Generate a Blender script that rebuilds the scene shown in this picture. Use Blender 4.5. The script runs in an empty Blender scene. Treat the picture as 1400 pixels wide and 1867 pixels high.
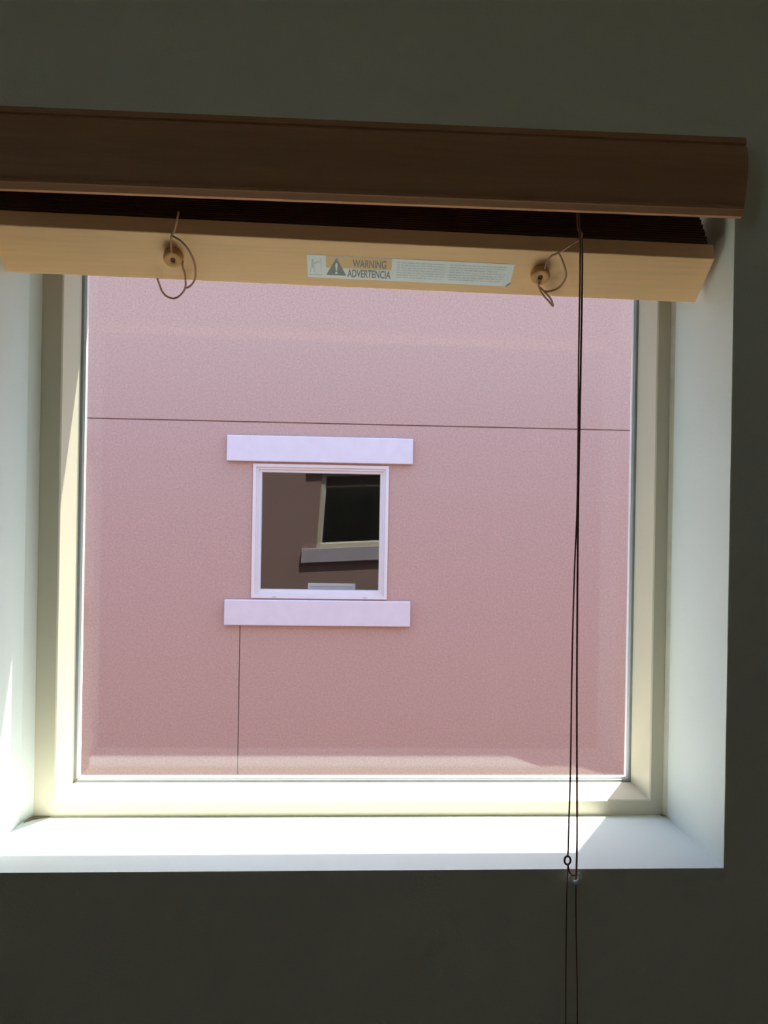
import bpy, bmesh, math, random
from mathutils import Vector, Matrix

random.seed(7)
S = bpy.context.scene
COL = S.collection

# ------------------------------------------------------------------ camera
F_PX, IMG_H = 1400.0, 1867.0
YAW, ROLL = 0.051, 0.0172
fw = Vector((math.sin(YAW), math.cos(YAW), 0))
rt = Vector((math.cos(YAW), -math.sin(YAW), 0))
up = Vector((0, 0, 1))
r2 = rt * math.cos(ROLL) + up * math.sin(ROLL)
u2 = up * math.cos(ROLL) - rt * math.sin(ROLL)
cam_d = bpy.data.cameras.new('camera')
cam_d.sensor_fit = 'VERTICAL'
cam_d.sensor_height = 24.0
cam_d.lens = 24.0 * F_PX / IMG_H
cam_d.clip_start = 0.01
cam = bpy.data.objects.new('camera', cam_d)
COL.objects.link(cam)
M = Matrix.Identity(4)
for i in range(3):
    M[i][0], M[i][1], M[i][2] = r2[i], u2[i], -fw[i]
M[0][3], M[1][3], M[2][3] = 0.0, -0.95, 1.40
cam.matrix_world = M
S.camera = cam

# ------------------------------------------------------------------ sky, sun, exposure
SUN_DIR = Vector((0.69, 1.0, 3.6)).normalized()          # towards the sun
SUN_EL = math.asin(SUN_DIR.z)
SUN_AZ = math.atan2(SUN_DIR.x, SUN_DIR.y)
SKY_STRENGTH = 0.37
SUN_STRENGTH = 11.5
w = bpy.data.worlds.new('sky')
S.world = w
w.use_nodes = True
nt = w.node_tree
nt.nodes.clear()
wo = nt.nodes.new('ShaderNodeOutputWorld')
bg = nt.nodes.new('ShaderNodeBackground')
sk = nt.nodes.new('ShaderNodeTexSky')
sk.sky_type = 'NISHITA'
sk.sun_disc = False
sk.sun_elevation = SUN_EL
sk.sun_rotation = SUN_AZ
sk.dust_density = 1.5
bg.inputs['Strength'].default_value = SKY_STRENGTH
nt.links.new(sk.outputs[0], bg.inputs['Color'])
nt.links.new(bg.outputs[0], wo.inputs['Surface'])
sd = bpy.data.lights.new('sun', 'SUN')
sd.energy = SUN_STRENGTH
sd.angle = math.radians(0.53)
sd.color = (1.0, 0.965, 0.90)
so = bpy.data.objects.new('sun', sd)
COL.objects.link(so)
so.rotation_euler = SUN_DIR.to_track_quat('Z', 'Y').to_euler()
so.location = (4, 6, 20)
vs = S.view_settings
vs.view_transform = 'Standard'
vs.look = 'None'
vs.gamma = 1.0
vs.use_curve_mapping = False
vs.exposure = 1.3
S.cycles.max_bounces = 16
S.cycles.diffuse_bounces = 10
S.cycles.glossy_bounces = 6
S.cycles.transparent_max_bounces = 24


# ------------------------------------------------------------------ materials
def mat(name, col, rough=0.6, var=0.0, vscale=8.0, bump=0.0, bscale=200.0, spec=0.5, stretch=None, detail=4.0,
        specks=None, translucent=0.0):
    m = bpy.data.materials.new(name)
    m.use_nodes = True
    n, l = m.node_tree.nodes, m.node_tree.links
    b = n['Principled BSDF']
    b.inputs['Roughness'].default_value = rough
    b.inputs['Specular IOR Level'].default_value = spec
    b.inputs['Base Color'].default_value = (*col, 1)
    tc = n.new('ShaderNodeTexCoord')
    src = tc.outputs['Object']
    if stretch:
        mp = n.new('ShaderNodeMapping')
        mp.inputs['Scale'].default_value = stretch
        l.new(src, mp.inputs['Vector'])
        src = mp.outputs['Vector']
    cout = None
    if var > 0:
        nz = n.new('ShaderNodeTexNoise')
        nz.inputs['Scale'].default_value = vscale
        nz.inputs['Detail'].default_value = detail
        l.new(src, nz.inputs['Vector'])
        rp = n.new('ShaderNodeValToRGB')
        rp.color_ramp.elements[0].position = 0.3
        rp.color_ramp.elements[1].position = 0.7
        rp.color_ramp.elements[0].color = (*[max(0, c * (1 - var)) for c in col], 1)
        rp.color_ramp.elements[1].color = (*[min(1, c * (1 + var)) for c in col], 1)
        l.new(nz.outputs['Fac'], rp.inputs['Fac'])
        cout = rp.outputs['Color']
    if specks:
        vo = n.new('ShaderNodeTexVoronoi')
        vo.inputs['Scale'].default_value = specks[0]
        l.new(src, vo.inputs['Vector'])
        lt = n.new('ShaderNodeMath')
        lt.operation = 'LESS_THAN'
        lt.inputs[1].default_value = specks[1]
        l.new(vo.outputs['Distance'], lt.inputs[0])
        mx = n.new('ShaderNodeMix')
        mx.data_type = 'RGBA'
        l.new(lt.outputs[0], mx.inputs['Factor'])
        if cout:
            l.new(cout, mx.inputs['A'])
        else:
            mx.inputs['A'].default_value = (*col, 1)
        mx.inputs['B'].default_value = (*specks[2], 1)
        cout = mx.outputs['Result']
    if cout:
        l.new(cout, b.inputs['Base Color'])
    if bump > 0:
        nb = n.new('ShaderNodeTexNoise')
        nb.inputs['Scale'].default_value = bscale
        nb.inputs['Detail'].default_value = 3
        l.new(src, nb.inputs['Vector'])
        bp = n.new('ShaderNodeBump')
        bp.inputs['Strength'].default_value = bump
        bp.inputs['Distance'].default_value = 0.002
        l.new(nb.outputs['Fac'], bp.inputs['Height'])
        l.new(bp.outputs['Normal'], b.inputs['Normal'])
    if translucent > 0:
        b.inputs['Transmission Weight'].default_value = translucent
    return m


def glass_mat(name, f0, tint):
    """clear sheet: Fresnel mix of mirror reflection and straight transmission"""
    m = bpy.data.materials.new(name)
    m.use_nodes = True
    n, l = m.node_tree.nodes, m.node_tree.links
    n.clear()
    out = n.new('ShaderNodeOutputMaterial')
    ge = n.new('ShaderNodeNewGeometry')
    dt = n.new('ShaderNodeVectorMath')
    dt.operation = 'DOT_PRODUCT'
    l.new(ge.outputs['Normal'], dt.inputs[0])
    l.new(ge.outputs['Incoming'], dt.inputs[1])

    def mth(op, a, b=None):
        q = n.new('ShaderNodeMath')
        q.operation = op
        for i, v in enumerate((a, b)):
            if v is None:
                continue
            if isinstance(v, (int, float)):
                q.inputs[i].default_value = v
            else:
                l.new(v, q.inputs[i])
        return q.outputs[0]
    c = mth('ABSOLUTE', dt.outputs['Value'])
    p = mth('POWER', mth('SUBTRACT', 1.0, c), 5.0)
    fr = mth('ADD', mth('MULTIPLY', p, 1 - f0), f0)
    tr = n.new('ShaderNodeBsdfTransparent')
    tr.inputs['Color'].default_value = (*tint, 1)
    gl = n.new('ShaderNodeBsdfGlossy')
    gl.inputs['Roughness'].default_value = 0.0
    gl.inputs['Color'].default_value = (1, 1, 1, 1)
    mx = n.new('ShaderNodeMixShader')
    l.new(fr, mx.inputs[0])
    l.new(tr.outputs[0], mx.inputs[1])
    l.new(gl.outputs[0], mx.inputs[2])
    l.new(mx.outputs[0], out.inputs['Surface'])
    return m


MT = dict(
    paint=mat('wall_paint', (0.83, 0.805, 0.67), 0.75, 0.02, 3.0, 0.25, 260, 0.3),
    jamb=mat('reveal_paint', (0.77, 0.80, 0.75), 0.6, 0.02, 5.0, 0.12, 220, 0.3),
    sill=mat('sill_paint', (0.80, 0.84, 0.82), 0.55, 0.02, 5.0, 0.08, 220, 0.3),
    floor=mat('carpet', (0.40, 0.36, 0.30), 0.9, 0.2, 60, 0.6, 300, 0.1),
    ceiling=mat('ceiling_paint', (0.75, 0.75, 0.72), 0.85, 0.02, 4, 0.3, 120, 0.2),
    vinyl=mat('vinyl', (0.70, 0.635, 0.48), 0.42, 0.015, 6, 0.03, 90, 0.4),
    gasket=mat('gasket', (0.30, 0.34, 0.42), 0.6, 0.1, 30, 0.0),
    bead=mat('glazing_bead', (0.88, 0.88, 0.88), 0.35, 0.01, 10, 0.0),
    caulk=mat('caulk', (0.70, 0.68, 0.58), 0.7, 0.08, 40, 0.2, 150),
    stucco=mat('pink_stucco', (0.425, 0.268, 0.232), 0.9, 0.13, 75, 0.9, 90, 0.1, None, 6.0,
               (9.0, 0.022, (0.70, 0.60, 0.56))),
    trim=mat('lavender_trim', (0.595, 0.52, 0.565), 0.85, 0.03, 14, 0.4, 140, 0.15),
    joint=mat('joint_backing', (0.26, 0.17, 0.16), 0.9, 0.05, 10),  # darker brown of the backing seen in the panel joints
    oppframe=mat('opposite_vinyl', (0.61, 0.55, 0.56), 0.5, 0.02, 8),
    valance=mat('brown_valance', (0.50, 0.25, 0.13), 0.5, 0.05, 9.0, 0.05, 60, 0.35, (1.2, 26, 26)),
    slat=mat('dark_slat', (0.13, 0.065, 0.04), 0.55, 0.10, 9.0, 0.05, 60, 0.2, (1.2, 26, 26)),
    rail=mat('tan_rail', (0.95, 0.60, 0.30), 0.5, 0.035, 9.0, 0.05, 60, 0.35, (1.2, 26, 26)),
    headrail=mat('headrail_metal', (0.20, 0.12, 0.08), 0.4, 0.03, 10),
    wood=mat('turned_wood', (0.62, 0.33, 0.12), 0.5, 0.15, 60, 0.05, 80, 0.3),
    hole=mat('plug_bore', (0.10, 0.05, 0.02), 0.8, 0.05, 40),
    cord=mat('tan_cord', (0.46, 0.25, 0.17), 0.85, 0.12, 400, 0.4, 900, 0.2),
    pullcord=mat('brown_cord', (0.30, 0.15, 0.12), 0.85, 0.12, 400, 0.4, 900, 0.2),
    clear=mat('cloudy_plastic', (0.93, 0.93, 0.90), 0.25, 0.03, 50, 0, 1, 0.5, None, 4, None, 0.0),
    paper=mat('label_paper', (0.92, 0.95, 0.93), 0.5, 0.01, 30),
    orange=mat('label_orange', (0.86, 0.56, 0.26), 0.5, 0.03, 30),
    ink=mat('label_ink', (0.30, 0.31, 0.31), 0.6, 0.05, 50),
    faint=mat('label_fine_print', (0.70, 0.76, 0.78), 0.6, 0.05, 50),
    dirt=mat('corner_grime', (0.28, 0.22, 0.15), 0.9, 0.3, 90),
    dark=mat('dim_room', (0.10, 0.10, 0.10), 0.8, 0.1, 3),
    ground=mat('concrete_ground', (0.055, 0.06, 0.05), 0.9, 0.12, 5, 0.3, 60),
    roof=mat('parapet_cap', (0.55, 0.48, 0.45), 0.8, 0.05, 5),
    panel=mat('pale_panel', (0.80, 0.80, 0.84), 0.5, 0.03, 12),
    glass=glass_mat('window_glass', 0.036, (0.955, 0.983, 0.972)),
    oppglass=glass_mat('opposite_glass', 0.048, (0.89, 0.91, 0.905)),
)


# ------------------------------------------------------------------ helpers
def link(name, me, m, parent=None, smooth=False):
    o = bpy.data.objects.new(name, me)
    COL.objects.link(o)
    if m is not None and not me.materials:
        me.materials.append(MT[m])
    if parent is not None:
        o.parent = parent
    if smooth:
        for p in me.polygons:
            p.use_smooth = True
    return o


def mesh(name, verts, faces):
    me = bpy.data.meshes.new(name)
    me.from_pydata([tuple(v) for v in verts], [], faces)
    bm = bmesh.new()
    bm.from_mesh(me)
    bmesh.ops.remove_doubles(bm, verts=bm.verts, dist=1e-7)
    bmesh.ops.recalc_face_normals(bm, faces=bm.faces)
    bm.to_mesh(me)
    bm.free()
    return me


def bevel(me, w_, seg=2, ang=30):
    bm = bmesh.new()
    bm.from_mesh(me)
    ed = [e for e in bm.edges if len(e.link_faces) == 2 and e.calc_face_angle(0) > math.radians(ang)]
    bmesh.ops.bevel(bm, geom=ed, offset=w_, segments=seg, affect='EDGES', profile=0.5)
    bm.to_mesh(me)
    bm.free()
    return me


def box(name, x0, x1, y0, y1, z0, z1, m, parent=None, bv=0.0):
    v = [(x, y, z) for x in (x0, x1) for y in (y0, y1) for z in (z0, z1)]
    f = [(0, 1, 3, 2), (4, 6, 7, 5), (0, 4, 5, 1), (2, 3, 7, 6), (0, 2, 6, 4), (1, 5, 7, 3)]
    me = mesh(name, v, f)
    if bv:
        bevel(me, bv)
    return link(name, me, m, parent)


def holed(name, x0, x1, z0, z1, ha, hb, ya, yb, m, parent=None):
    """slab between y=ya and y=yb with a rectangular hole: ha at ya, hb at yb (each x0,x1,z0,z1)"""
    v, f = [], []
    for y, h in ((ya, ha), (yb, hb)):
        v += [(x0, y, z0), (x1, y, z0), (x1, y, z1), (x0, y, z1)]
        v += [(h[0], y, h[2]), (h[1], y, h[2]), (h[1], y, h[3]), (h[0], y, h[3])]
    for b in (0, 8):
        for i in range(4):
            j = (i + 1) % 4
            f.append((b + i, b + j, b + 4 + j, b + 4 + i))
    for i in range(4):
        j = (i + 1) % 4
        f.append((i, j, 8 + j, 8 + i))
        f.append((4 + i, 4 + j, 12 + j, 12 + i))
    return link(name, mesh(name, v, f), m, parent)


def prism_x(name, prof, x0, x1, m, parent=None, smooth=False, bv=0.0):
    """profile [(y,z)] swept along x"""
    n = len(prof)
    v = [(x0, y, z) for y, z in prof] + [(x1, y, z) for y, z in prof]
    f = [(i, (i + 1) % n, n + (i + 1) % n, n + i) for i in range(n)]
    f += [tuple(range(n)), tuple(range(n, 2 * n))]
    me = mesh(name, v, f)
    if bv:
        bevel(me, bv)
    return link(name, me, m, parent, smooth)


def ring_frame(name, rect, prof, m, parent):
    """four mitred members; prof [(inset, y)] closed"""
    x0, x1, z0, z1 = rect
    cor = [lambda u: (x0 + u, z0 + u), lambda u: (x1 - u, z0 + u), lambda u: (x1 - u, z1 - u), lambda u: (x0 + u, z1 - u)]
    n = len(prof)
    res = []
    for k in range(4):
        a, b = cor[k], cor[(k + 1) % 4]
        v = [(a(u)[0], y, a(u)[1]) for u, y in prof] + [(b(u)[0], y, b(u)[1]) for u, y in prof]
        f = [(i, (i + 1) % n, n + (i + 1) % n, n + i) for i in range(n)]
        f += [tuple(range(n)), tuple(range(n, 2 * n))]
        res.append(link(name, mesh(name, v, f), m, parent))
    return res


def smooth_path(pts, sub=8):
    P = [Vector(p) for p in pts]
    if len(P) < 3:
        return P
    out = []
    for i in range(len(P) - 1):
        p0 = P[max(i - 1, 0)]
        p1, p2 = P[i], P[i + 1]
        p3 = P[min(i + 2, len(P) - 1)]
        for k in range(sub):
            t = k / sub
            out.append(0.5 * ((2 * p1) + (p2 - p0) * t + (2 * p0 - 5 * p1 + 4 * p2 - p3) * t * t
                              + (3 * p1 - p0 - 3 * p2 + p3) * t ** 3))
    out.append(P[-1])
    return out


def tube_data(bm, pts, r, sides=8, closed=False):
    n = len(pts)
    rings = []
    for i, p in enumerate(pts):
        if closed:
            d = (pts[(i + 1) % n] - pts[i - 1])
        else:
            d = pts[min(i + 1, n - 1)] - pts[max(i - 1, 0)]
        d.normalize()
        a = d.cross(Vector((0.13, 1, 0.07)))
        if a.length < 1e-4:
            a = d.cross(Vector((1, 0, 0)))
        a.normalize()
        b = d.cross(a)
        rr = r[i] if isinstance(r, list) else r
        rings.append([bm.verts.new(p + a * (rr * math.cos(t)) + b * (rr * math.sin(t)))
                      for t in [2 * math.pi * k / sides for k in range(sides)]])
    m_ = n if closed else n - 1
    for i in range(m_):
        A, B = rings[i], rings[(i + 1) % n]
        for k in range(sides):
            bm.faces.new((A[k], A[(k + 1) % sides], B[(k + 1) % sides], B[k]))
    if not closed:
        bm.faces.new(rings[0])
        bm.faces.new(rings[-1])


def tube(name, pts, r, m, parent=None, sides=8, closed=False, sub=8):
    bm = bmesh.new()
    tube_data(bm, [Vector(p) for p in pts] if closed else smooth_path(pts, sub), r, sides, closed)
    bmesh.ops.recalc_face_normals(bm, faces=bm.faces)
    me = bpy.data.meshes.new(name)
    bm.to_mesh(me)
    bm.free()
    return link(name, me, m, parent, True)


def empty(name, loc=(0, 0, 0)):
    o = bpy.data.objects.new(name, None)
    o.empty_display_size = 0.05
    COL.objects.link(o)
    o.location = loc
    return o


def tag(o, label=None, cat=None, group=None, kind=None):
    for k, v in (('label', label), ('category', cat), ('group', group), ('kind', kind)):
        if v:
            o[k] = v
    return o


# ------------------------------------------------------------------ room shell
SILL = 0.9559
OPEN_F = (-0.4490, 0.4880, SILL - 0.0008, 1.873)     # opening at the wall face
OPEN_B = (-0.4465, 0.4845, SILL - 0.0008, 1.873)     # and where it meets the window frame
RX0, RX1, RY0, RZ1 = -1.9, 1.7, -3.4, 2.55

wall = holed('wall_front', RX0, RX1, 0.0, RZ1, OPEN_F, OPEN_B, 0.0, 0.17, 'paint')
tag(wall, 'dim off-white room wall around the deep square window opening', kind='structure')
# painted returns of the opening
for nm, a, b in (('window_jamb', OPEN_F[0], OPEN_B[0]), ('window_jamb', OPEN_F[1], OPEN_B[1])):
    s = 0.0006 if a < 0 else -0.0006
    v = [(a, 0.0004, SILL), (b, 0.17, SILL), (b, 0.17, 1.873), (a, 0.0004, 1.873),
         (a + s, 0.0004, SILL), (b + s, 0.17, SILL), (b + s, 0.17, 1.873), (a + s, 0.0004, 1.873)]
    f = [(0, 1, 2, 3), (4, 5, 6, 7), (0, 1, 5, 4), (1, 2, 6, 5), (2, 3, 7, 6), (3, 0, 4, 7)]
    o = link(nm, mesh(nm, v, f), 'jamb', wall)
o = box('window_sill', OPEN_F[0], OPEN_F[1], 0.0002, 0.1745, SILL - 0.0008, SILL, 'sill', wall)
o['label'] = 'pale painted window sill, sunlit towards the glass'
# caulk bead against the frame, wider on the left
me = mesh('caulk_strip', [(x, y, z) for z in (SILL, 1.87) for x, y in ((-0.4470, 0.148), (-0.4362, 0.1702), (-0.4475, 0.1702))],
          [(0, 1, 2), (3, 4, 5), (0, 1, 4, 3), (1, 2, 5, 4), (2, 0, 3, 5)])
link('caulk_strip', me, 'jamb', wall)
me = mesh('caulk_strip', [(x, y, z) for z in (SILL, 1.87) for x, y in ((0.4846, 0.162), (0.4800, 0.1702), (0.4850, 0.1702))],
          [(0, 1, 2), (3, 4, 5), (0, 1, 4, 3), (1, 2, 5, 4), (2, 0, 3, 5)])
link('caulk_strip', me, 'caulk', wall)

tag(box('floor', RX0, RX1, RY0, 0.17, -0.1, 0.0, 'floor'), 'brown carpeted floor of the dim room', kind='structure')
tag(box('ceiling', RX0, RX1, RY0, 0.17, RZ1, RZ1 + 0.1, 'ceiling'), 'pale ceiling of the dim room', kind='structure')
# side wall with an added window, out of view, letting in sky fill
SW = (-2.55, -1.75, 1.90, 2.38)
wl = holed('wall_left', RY0, 0.17, -0.1, RZ1 + 0.1, SW, SW, 0.0, 0.1, 'paint')
for q in wl.data.vertices:
    q.co = (RX0 - q.co.y, q.co.x, q.co.z)
wl.data.flip_normals()
tag(wl, 'off-white side wall left of the window', kind='structure')
w2 = tag(empty('fill_window', (RX0 - 0.05, -2.15, 1.90)), 'small high side window added out of view in the left wall for fill light', kind='structure')
for o in ring_frame('frame_member', SW, [(0, .02), (.045, .02), (.045, .08), (0, .08)], 'vinyl', w2):
    for q in o.data.vertices:
        q.co = Vector((RX0 - q.co.y, q.co.x, q.co.z)) - w2.location
o = box('glass_pane', -.002, .002, SW[0] + .044 - w2.location.y, SW[1] - .044 - w2.location.y, .044, SW[3] - SW[2] - .044, 'glass', w2)
tag(box('wall_right', RX1, RX1 + 0.1, RY0, 0.17, -0.1, RZ1 + 0.1, 'paint'), 'off-white side wall right of the window', kind='structure')
tag(box('wall_back', RX0 - 0.1, RX1 + 0.1, RY0 - 0.1, RY0, -0.1, RZ1 + 0.1, 'paint'), 'off-white wall behind the viewer', kind='structure')

# grime in the two lower corners of the reveal
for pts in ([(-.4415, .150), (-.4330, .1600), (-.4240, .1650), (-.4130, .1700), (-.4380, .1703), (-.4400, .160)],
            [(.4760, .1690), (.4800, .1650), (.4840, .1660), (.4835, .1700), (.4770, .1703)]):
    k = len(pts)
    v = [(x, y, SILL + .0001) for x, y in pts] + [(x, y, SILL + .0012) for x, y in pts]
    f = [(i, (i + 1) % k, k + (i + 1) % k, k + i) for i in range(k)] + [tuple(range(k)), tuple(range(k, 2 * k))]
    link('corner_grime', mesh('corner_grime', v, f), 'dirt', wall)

# ------------------------------------------------------------------ own window
FR = (-0.4615, 0.5145, 0.924, 1.905)
win = tag(empty('window_1', (0.0265, 0.22, 0.924)), 'square fixed window in a deep off-white vinyl frame', kind='structure')
off = win.location.copy()


def into(o, parent_empty):
    o.parent = parent_empty
    o.matrix_parent_inverse = Matrix.Translation(-parent_empty.location)
    return o


for o in ring_frame('frame_member', FR, [(0, .1705), (.0527, .1705), (.0545, .1725), (.0575, .236), (.0575, .252), (.050, .256),
                                         (.048, .268), (0.0, .270)], 'vinyl', None):
    into(o, win)
for o in ring_frame('gasket', FR, [(.0570, .238), (.0608, .2385), (.0608, .249), (.0570, .249)], 'gasket', None):
    into(o, win)
for o in ring_frame('glazing_bead', FR, [(.0606, .2405), (.0640, .2415), (.0640, .250), (.0606, .2515)], 'bead', None):
    into(o, win)
pane = box('glass_pane', -.4015, .4545, .2445, .2490, .984, 1.845, 'glass')
into(pane, win)

# ------------------------------------------------------------------ own facade (sunlit; mirrored in the window opposite)
YF = 0.28
fac = holed('stucco_facade', -7.0, 7.0, -3.0, 2.85, FR, FR, 0.1705, YF, 'stucco', wall)
fac['label'] = 'pink stucco outer face of the wall'
box('outer_lintel', -.649, .702, YF, YF + .035, 1.907, 2.092, 'trim', wall, .004)
box('outer_sill', -.649, .702, YF, YF + .035, .736, .918, 'trim', wall, .004)

# ------------------------------------------------------------------ building opposite
OY = 4.6
OTOP = 6.2
opp = tag(empty('pink_building', (-0.2, OY + 2.5, -3.0)),
          'shaded pink stucco building across the gap with pale window trim', 'building')
JZ = 2.030
panels = []
H1 = (-.66, .3137, .768, 1.732)
H2 = tuple(h - (2.33 if i < 2 else 0) for i, h in enumerate(H1))
XL, XR = -8.0, 7.0
T = 0.012
panels.append(box('stucco_panel', XL, XR, OY, OY + T, JZ + .004, OTOP, 'stucco', None, .003))
mid = -1.42
panels.append(holed('stucco_panel', mid, XR, .66, JZ - .004, H1, H1, OY, OY + T, 'stucco'))
panels.append(holed('stucco_panel', XL, mid, .66, JZ - .004, H2, H2, OY, OY + T, 'stucco'))
panels.append(box('stucco_panel', XL, -.7395, OY, OY + T, -3.0, .66, 'stucco', None))
panels.append(box('stucco_panel', -.7325, XR, OY, OY + T, -3.0, .66, 'stucco', None))
for o in panels:
    into(o, opp)
# backing behind the joints, solid except at the two windows
into(holed('wall_backing', mid, XR, -3.0, OTOP, H1, H1, OY + T, OY + .2, 'joint'), opp)
into(holed('wall_backing', XL, mid, -3.0, OTOP, H2, H2, OY + T, OY + .2, 'joint'), opp)
into(box('parapet_cap', XL - .05, XR + .05, OY - .05, OY + 5.0, OTOP, OTOP + .12, 'roof', None, .01), opp)
into(box('side_wall', XL, XL + .2, OY + .2, OY + 5.0, -3.0, OTOP, 'stucco'), opp)
into(box('side_wall', XR - .2, XR, OY + .2, OY + 5.0, -3.0, OTOP, 'stucco'), opp)
into(box('rear_wall', XL, XR, OY + 5.0, OY + 5.2, -3.0, OTOP, 'stucco'), opp)


def opp_window(dx, H):
    for z0, z1 in ((1.746, 1.931), (.575, .757)):
        o = box('window_trim_block', -.846 + dx, .483 + dx, OY - .038, OY + .002, z0, z1, 'trim', None, .006)
        into(o, opp)
        o['label'] = 'pale lavender trim block'
    fr = empty('window_frame', (H[0], OY, H[2]))
    into(fr, opp)
    base = Vector((H[0], OY, H[2]))

    def inn(o):
        o.parent = fr
        o.matrix_parent_inverse = Matrix.Translation(-base)
    for o in ring_frame('frame_member', H, [(0, OY - .012), (.022, OY - .012), (.024, OY + .002), (.038, OY + .002), (.040, OY + .016),
                                            (.0575, OY + .018), (.0605, OY + .030), (.0605, OY + .075), (0, OY + .075)], 'oppframe', None):
        inn(o)
    # slightly bowed sheet of glass
    x0, x1, z0, z1 = H[0] + .0595, H[1] - .0535, H[2] + .0545, H[3] - .0475
    cx, cz = (x0 + x1) / 2, (z0 + z1) / 2
    N = 16
    v, f = [], []
    for j in range(N + 1):
        for i in range(N + 1):
            x, z = x0 + (x1 - x0) * i / N, z0 + (z1 - z0) * j / N
            v.append((x, OY + .045 - .0135 * (x - cx) - .012 * (x - cx) * (z - cz), z))
    for j in range(N):
        for i in range(N):
            a = j * (N + 1) + i
            f.append((a, a + 1, a + N + 2, a + N + 1))
    n1 = len(v)
    v += [(x, y + .004, z) for x, y, z in v]                # second face, 4 mm behind
    f += [tuple(n1 + q for q in reversed(g)) for g in f]
    rim = [i for i in range(N + 1)] + [j * (N + 1) + N for j in range(1, N + 1)]
    rim += [N * (N + 1) + i for i in range(N - 1, -1, -1)] + [j * (N + 1) for j in range(N - 1, 0, -1)]
    f += [(rim[k - 1], rim[k], n1 + rim[k], n1 + rim[k - 1]) for k in range(len(rim))]
    o = link('glass_pane', mesh('glass_pane', v, f), 'oppglass', None, True)
    for p in o.data.polygons:
        p.use_smooth = p.index < 2 * N * N
    for e in o.data.edges:
        if (e.vertices[0] % n1 in rim) and (e.vertices[1] % n1 in rim):
            e.use_edge_sharp = True
    inn(o)
    # weep slots in the sill member
    for sx in (x0 + .09, x1 - .12):
        inn(box('weep_slot', sx, sx + .03, OY - .0135, OY - .0118, H[2] + .007, H[2] + .013, 'gasket'))
    # dim room behind the glass
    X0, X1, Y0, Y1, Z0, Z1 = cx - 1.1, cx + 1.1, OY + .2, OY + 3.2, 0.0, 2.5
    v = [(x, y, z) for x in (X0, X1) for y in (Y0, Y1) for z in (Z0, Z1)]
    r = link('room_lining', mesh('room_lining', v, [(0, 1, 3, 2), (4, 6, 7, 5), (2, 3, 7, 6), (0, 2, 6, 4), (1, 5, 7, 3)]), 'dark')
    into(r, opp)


opp_window(0.0, H1)
opp_window(-2.33, H2)

tag(box('ground', -14, 14, .28, 16, -3.12, -3.0, 'ground'), 'grey concrete ground between the two buildings', kind='structure')

# pale panel behind the opposite pane
pp = tag(empty('pale_panel', (-.09, OY + .30, .68)), 'pale framed panel low behind the pane of the opposite window', 'panel')
PW, PH = .36, .17
o = box('panel_face', -PW / 2 + .02, PW / 2 - .02, .006, .018, .0, PH - .02, 'panel', pp, .002)
for a in ((-PW / 2, -PW / 2 + .022, 0, PH), (PW / 2 - .022, PW / 2, 0, PH), (-PW / 2 + .022, PW / 2 - .022, PH - .022, PH)):
    box('panel_border', a[0], a[1], 0, .024, a[2], a[3], 'bead', pp, .002)

# ------------------------------------------------------------------ blind
blind = tag(empty('window_blind', (0.0, 0.0, 1.87)),
            'raised tan slatted blind with dark valance and lit bottom rail at the window head', 'blind')


def inb(o):
    return into(o, blind)


# valance: shallow bowed moulding with a top fillet and a bottom lip
vp = [(-.0270, 1.8690), (-.0283, 1.8615), (-.0262, 1.8605), (-.0262, 1.8585), (-.0300, 1.8560), (-.0318, 1.848), (-.0330, 1.836), (-.0325, 1.822),
      (-.0305, 1.808), (-.0280, 1.796), (-.0258, 1.7880), (-.0248, 1.7855), (-.0256, 1.7838), (-.0256, 1.7815), (-.0246, 1.7800), (-.0215, 1.7738),
      (-.0150, 1.7738), (-.0120, 1.7780), (-.0120, 1.8690)]
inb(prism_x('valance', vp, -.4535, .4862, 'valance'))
inb(box('headrail', -.4440, .4800, .014, .070, 1.828, 1.8720, 'headrail', None, .002))
for x in (-.25, .24):
    inb(box('valance_clip', x - .012, x + .012, -.0125, .0142, 1.835, 1.865, 'headrail', None, .001))

TH = 0.0124
A = math.radians(38.7)
P0 = Vector((.0108, .026, 1.7424))
ex = Vector((math.cos(TH), 0, -math.sin(TH)))
ez = Vector((math.sin(TH), 0, math.cos(TH)))
ey = Vector((0, 1, 0))
es = ey * math.cos(A) - ez * math.sin(A)
en = -ey * math.sin(A) - ez * math.cos(A)


def RP(x, s, n=0.0):
    return P0 + ex * x + es * s + en * n


# bottom rail
L2 = .4643
prof = [(0.0, 0.0), (.068, 0.0), (.0695, -.0025), (.0660, -.0165), (-.006, -.0215), (-.0085, -.0200)]
nP = len(prof)
v = [RP(x, s, n) for x in (-L2, L2) for s, n in prof]
f = [(i, (i + 1) % nP, nP + (i + 1) % nP, nP + i) for i in range(nP)] + [tuple(range(nP)), tuple(range(nP, 2 * nP))]
me = mesh('bottom_rail', v, f)
bevel(me, .0012, 2, 20)
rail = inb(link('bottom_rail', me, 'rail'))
rail['label'] = 'tan bottom rail, underside lit from the sill'

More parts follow.
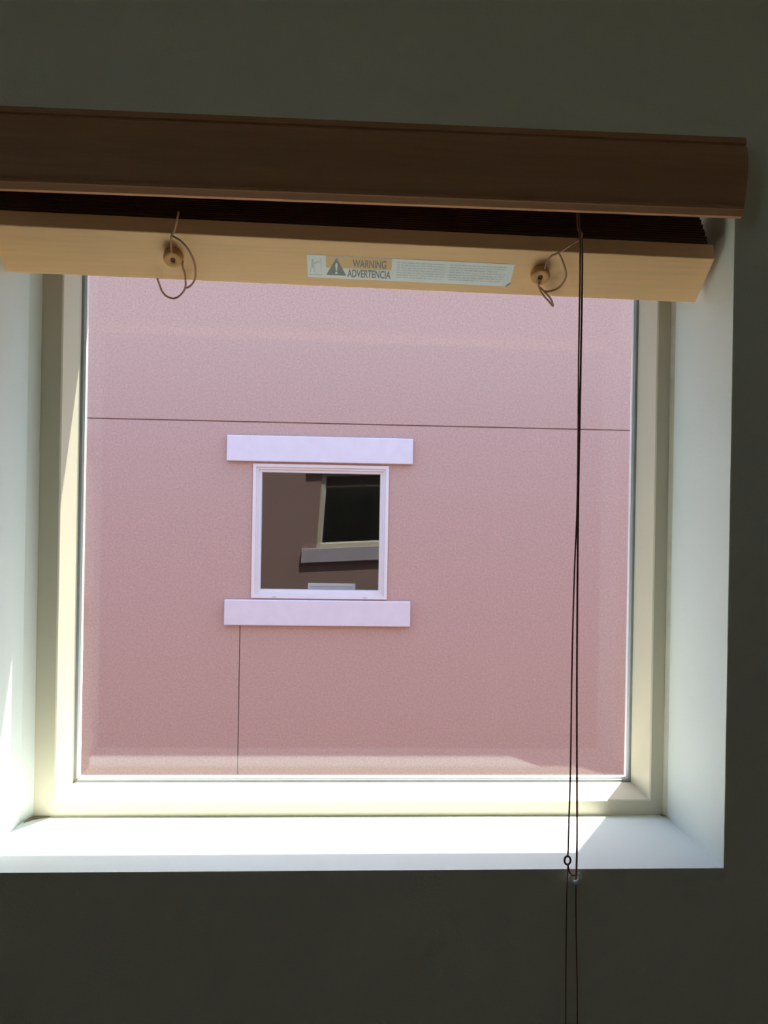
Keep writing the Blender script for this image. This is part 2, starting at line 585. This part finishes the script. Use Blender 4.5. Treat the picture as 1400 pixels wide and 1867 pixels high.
# slats: one shared mesh, crowned strip 64 x 3 mm
SL = .9240
ns = 7
cs = [(-.032 + .064 * i / (ns - 1), .0022 * (1 - ((i - (ns - 1) / 2) / ((ns - 1) / 2)) ** 2)) for i in range(ns)]
pr = [(y, z + .0014) for y, z in cs] + [(y, z - .0014) for y, z in reversed(cs)]
nq = len(pr)
v = [(x, y, z) for x in (-SL / 2, SL / 2) for y, z in pr]
f = [(i, (i + 1) % nq, nq + (i + 1) % nq, nq + i) for i in range(nq)] + [tuple(range(nq)), tuple(range(nq, 2 * nq))]
slat_me = mesh('slat', v, f)
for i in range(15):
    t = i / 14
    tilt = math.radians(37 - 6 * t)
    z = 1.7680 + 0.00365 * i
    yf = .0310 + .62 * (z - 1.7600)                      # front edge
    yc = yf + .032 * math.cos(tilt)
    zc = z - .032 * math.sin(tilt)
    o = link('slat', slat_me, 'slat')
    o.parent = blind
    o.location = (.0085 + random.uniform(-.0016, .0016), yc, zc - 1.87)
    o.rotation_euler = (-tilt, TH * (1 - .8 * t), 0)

# turned plugs with their knotted ladder cords
plug_rot = Matrix(((ex.x, -es.x, en.x), (ex.y, -es.y, en.y), (ex.z, -es.z, en.z)))


def lathe(name, prof, seg, m):
    bm = bmesh.new()
    rings = []
    for r, z in prof:
        rings.append([bm.verts.new((r * math.cos(2 * math.pi * k / seg), r * math.sin(2 * math.pi * k / seg), z)) for k in range(seg)])
    for a, b in zip(rings, rings[1:]):
        for k in range(seg):
            bm.faces.new((a[k], a[(k + 1) % seg], b[(k + 1) % seg], b[k]))
    bm.faces.new(rings[0])
    bm.faces.new(rings[-1])
    bmesh.ops.recalc_face_normals(bm, faces=bm.faces)
    me = bpy.data.meshes.new(name)
    bm.to_mesh(me)
    bm.free()
    me.materials.append(MT[m])
    for p in me.polygons:
        p.use_smooth = True
    return me


plug_me = lathe('cord_plug', [(.0118, -.0005), (.0124, .002), (.0124, .0085), (.0116, .0104), (.0095, .0112), (.0042, .0108), (.0032, .0100), (.0030, .004)], 28, 'wood')
bore_me = lathe('bore', [(.0030, .0042), (.0030, .0062), (.0015, .0064)], 16, 'hole')
loops = {
    0: [[(-.2185, -.0350, .009), (-.2198, -.0301, .014), (-.2266, -.0114, .012), (-.2320, -.0021, .010), (-.2346, .0110, .0100), (-.2350, .0200, .0112)],
        [(-.2310, -.0030, .011), (-.2207, .0033, .012), (-.2124, .0168, .012), (-.2080, .0355, .012), (-.2098, .0544, .012), (-.2147, .0646, .012),
         (-.2213, .0709, .012), (-.2250, .0719, .011)],
        [(-.2235, .0330, .008), (-.2239, .0396, .012), (-.2227, .0509, .012), (-.2248, .0702, .012), (-.2323, .0826, .012), (-.2419, .0892, .012), (-.2510, .0870, .012),
         (-.2562, .0795, .012), (-.2581, .0694, .012), (-.2593, .0595, .012)]],
    1: [[(.2786, -.0330, .009), (.2777, -.0291, .014), (.2672, -.0186, .014), (.2549, -.0055, .012), (.2471, .0004, .011), (.2436, .0102, .010), (.2430, .0190, .0112)],
        [(.2553, -.0055, .012), (.2648, .0091, .012), (.2723, .0250, .012), (.2721, .0358, .012), (.2672, .0463, .012), (.2575, .0519, .012), (.2500, .0530, .011)],
        [(.2405, .0400, .012), (.2405, .0451, .012), (.2473, .0559, .012), (.2588, .0675, .012), (.2666, .0751, .012), (.2610, .0639, .013), (.2531, .0556, .013), (.2430, .0467, .013)]],
}
for k, (px, ps) in enumerate(((-.2355, .0315), (.2405, .0325))):
    e = link('cord_plug', plug_me, None)
    e.parent = blind
    mw = plug_rot.to_4x4()
    mw.translation = RP(px, ps) - blind.location
    e.matrix_local = mw
    e['label'] = 'turned wooden cord plug, ' + ('nearer the left end of the rail' if k == 0 else 'nearer the pull cord')
    b = link('bore', bore_me, None)
    b.parent = e
    b.location = (0, 0, .0029)
    inv = (Matrix.Translation(blind.location) @ mw).inverted()
    for pts in loops[k]:
        c = tube('knotted_cord', [inv @ RP(*p) for p in pts], .0013, 'cord', e, 8)

# warning label stuck on the rail underside
lab = empty('warning_label')
lab.parent = blind
lm = plug_rot.to_4x4()
lm.translation = RP(0, 0, 0) - blind.location
lab.matrix_local = lm
lab['label'] = 'white sticker with orange WARNING ADVERTENCIA block'


def plate(name, poly, n0, n1, m):
    """poly in rail coords (x, s); thin plate standing n0..n1 proud"""
    k = len(poly)
    v = [(x, -s, n0) for x, s in poly] + [(x, -s, n1) for x, s in poly]
    f = [(i, (i + 1) % k, k + (i + 1) % k, k + i) for i in range(k)] + [tuple(range(k)), tuple(range(k, 2 * k))]
    return link(name, mesh(name, v, f), m, lab)


def text(name, body, x, s, width, height, n, m, bold=0.0):
    cu = bpy.data.curves.new(name, 'FONT')
    cu.body = body
    cu.size = 1.0
    cu.extrude = 0.0
    cu.offset = bold
    ob = bpy.data.objects.new(name, cu)
    COL.objects.link(ob)
    dg = bpy.context.evaluated_depsgraph_get()
    me = bpy.data.meshes.new_from_object(ob.evaluated_get(dg))
    bpy.data.objects.remove(ob)
    xs = [q.co.x for q in me.vertices]
    ys = [q.co.y for q in me.vertices]
    sx = width / (max(xs) - min(xs))
    sy = height / (max(ys) - min(ys))
    mx, my = min(xs), min(ys)
    for q in me.vertices:
        q.co = (x + (q.co.x - mx) * sx, -s + (q.co.y - my) * sy, n)
    me.materials.clear()
    return link(name, me, m, lab)


plate('sticker', [(-.0654, .0212), (.2055, .0218), (.2048, .0500), (.1990, .0556), (-.0642, .0546)], -.0002, .0003, 'paper')
plate('orange_block', [(-.0407, .0222), (.0450, .0222), (.0450, .0390), (-.0407, .0390)], .0002, .00045, 'orange')
plate('warning_triangle', [(-.0270, .0240), (-.0140, .0500), (-.0400, .0500)], .0003, .0006, 'ink')
text('exclamation_mark', '!', -.0284, .0480, .0030, .0165, .00075, 'paper', .02)
text('printed_word', 'WARNING', -.0060, .0370, .0440, .0120, .0007, 'ink', .02)
text('printed_word', 'ADVERTENCIA', -.0125, .0520, .0570, .0120, .0007, 'ink', .02)
# small pictogram at the left end: child figure reaching for a cord
for a in ([(-.0600, .0290), (-.0580, .0270), (-.0562, .0290), (-.0580, .0310)],
          [(-.0590, .0310), (-.0570, .0310), (-.0555, .0400), (-.0602, .0400)],
          [(-.0600, .0400), (-.0590, .0400), (-.0606, .0475), (-.0618, .0475)],
          [(-.0570, .0400), (-.0558, .0400), (-.0540, .0475), (-.0552, .0475)],
          [(-.0560, .0330), (-.0490, .0300), (-.0488, .0312), (-.0560, .0348)],
          [(-.0478, .0250), (-.0470, .0250), (-.0466, .0440), (-.0474, .0440)]):
    plate('pictogram_stroke', a, .0002, .0005, 'faint')
plate('pictogram_stroke', [(-.0625, .0500), (-.0450, .0500), (-.0450, .0510), (-.0625, .0510)], .0002, .0005, 'faint')
# fine print, too small to read
bm = bmesh.new()
for c0, c1 in ((.0520, .1150), (.1215, .1960)):
    for r in range(7):
        s = .0262 + r * .0037
        x = c0
        xe = c1 - (random.uniform(0, .02) if r in (2, 6) else 0)
        while x < xe:
            wd = random.uniform(.003, .009)
            q = [bm.verts.new((xx, -ss, .0005)) for xx, ss in ((x, s), (min(x + wd, xe), s), (min(x + wd, xe), s + .0013), (x, s + .0013))]
            bm.faces.new(q)
            x += wd + .0013
me = bpy.data.meshes.new('fine_print')
bm.to_mesh(me)
bm.free()
fp = link('fine_print', me, 'faint', lab)
fp['kind'] = 'stuff'
plate('curled_corner', [(.2048, .0500), (.2040, .0520), (.2010, .0548), (.1990, .0556)], .0002, .0022, 'caulk')

# pull cord: two strands, a knot loop and a clear bead, tails hanging below the sill
CY = -.0068
pc = empty('pull_cord')
pc.parent = blind
pc['label'] = 'thin brown pull cord hanging past the sill'
iv = Vector((0, 0, 1.87))


def cp(x, z, dy=0.0):
    return Vector((x, CY + dy, z)) - iv


sl = [(.2868, 1.830, .02), (.2867, 1.7686, .012), (.2870, 1.731), (.2876, 1.5978), (.2889, 1.427), (.2868, 1.3245), (.2858, 1.222), (.2861, 1.0854), (.2853, 1.0171),
      (.2851, .9863), (.2846, .9766)]
sr = [(.2890, 1.830, .02), (.2888, 1.7687, .012), (.2898, 1.7311), (.2904, 1.5979), (.2902, 1.4271), (.2912, 1.2904), (.2929, 1.1537), (.2957, 1.017), (.2960, .976),
      (.2958, .9500)]
tube('cord_strand', [cp(*p) for p in sl], .00105, 'pullcord', pc)
tube('cord_strand', [cp(*p) for p in sr], .00125, 'pullcord', pc)
tube('cord_tail', [cp(*p) for p in ((.2850, .9640), (.2849, .9214, .002), (.2855, .8463, .003), (.2869, .7400, .003), (.2872, .55, .003), (.2870, .42, .003))], .0008, 'pullcord', pc)
tube('cord_tail', [cp(*p) for p in ((.2955, .9500), (.2971, .894, .002), (.3014, .766, .003), (.3020, .60, .003), (.3005, .40, .003))], .0008, 'pullcord', pc)
kn = [cp(.2842 + .0038 * math.cos(t), .9703 + .0052 * math.sin(t), -.0004) for t in [2 * math.pi * i / 20 for i in range(20)]]
tube('knot_loop', kn, .0013, 'pullcord', pc, 8, True)
tube('cord_link', [cp(.2850, .9645), cp(.2868, .9560), cp(.2905, .9515), cp(.2950, .9520)], .0011, 'pullcord', pc)
# clear stop bead: an open ring of cloudy plastic
bd = [cp(.2940 + .0066 * math.cos(t), .9495 + .0070 * math.sin(t), -.0006) for t in [math.radians(150 + 260 * i / 20) for i in range(21)]]
tube('stop_bead', bd, [.0012 + .0016 * math.sin(math.pi * i / 20) for i in range(21)], 'clear', pc, 10, False, 1)
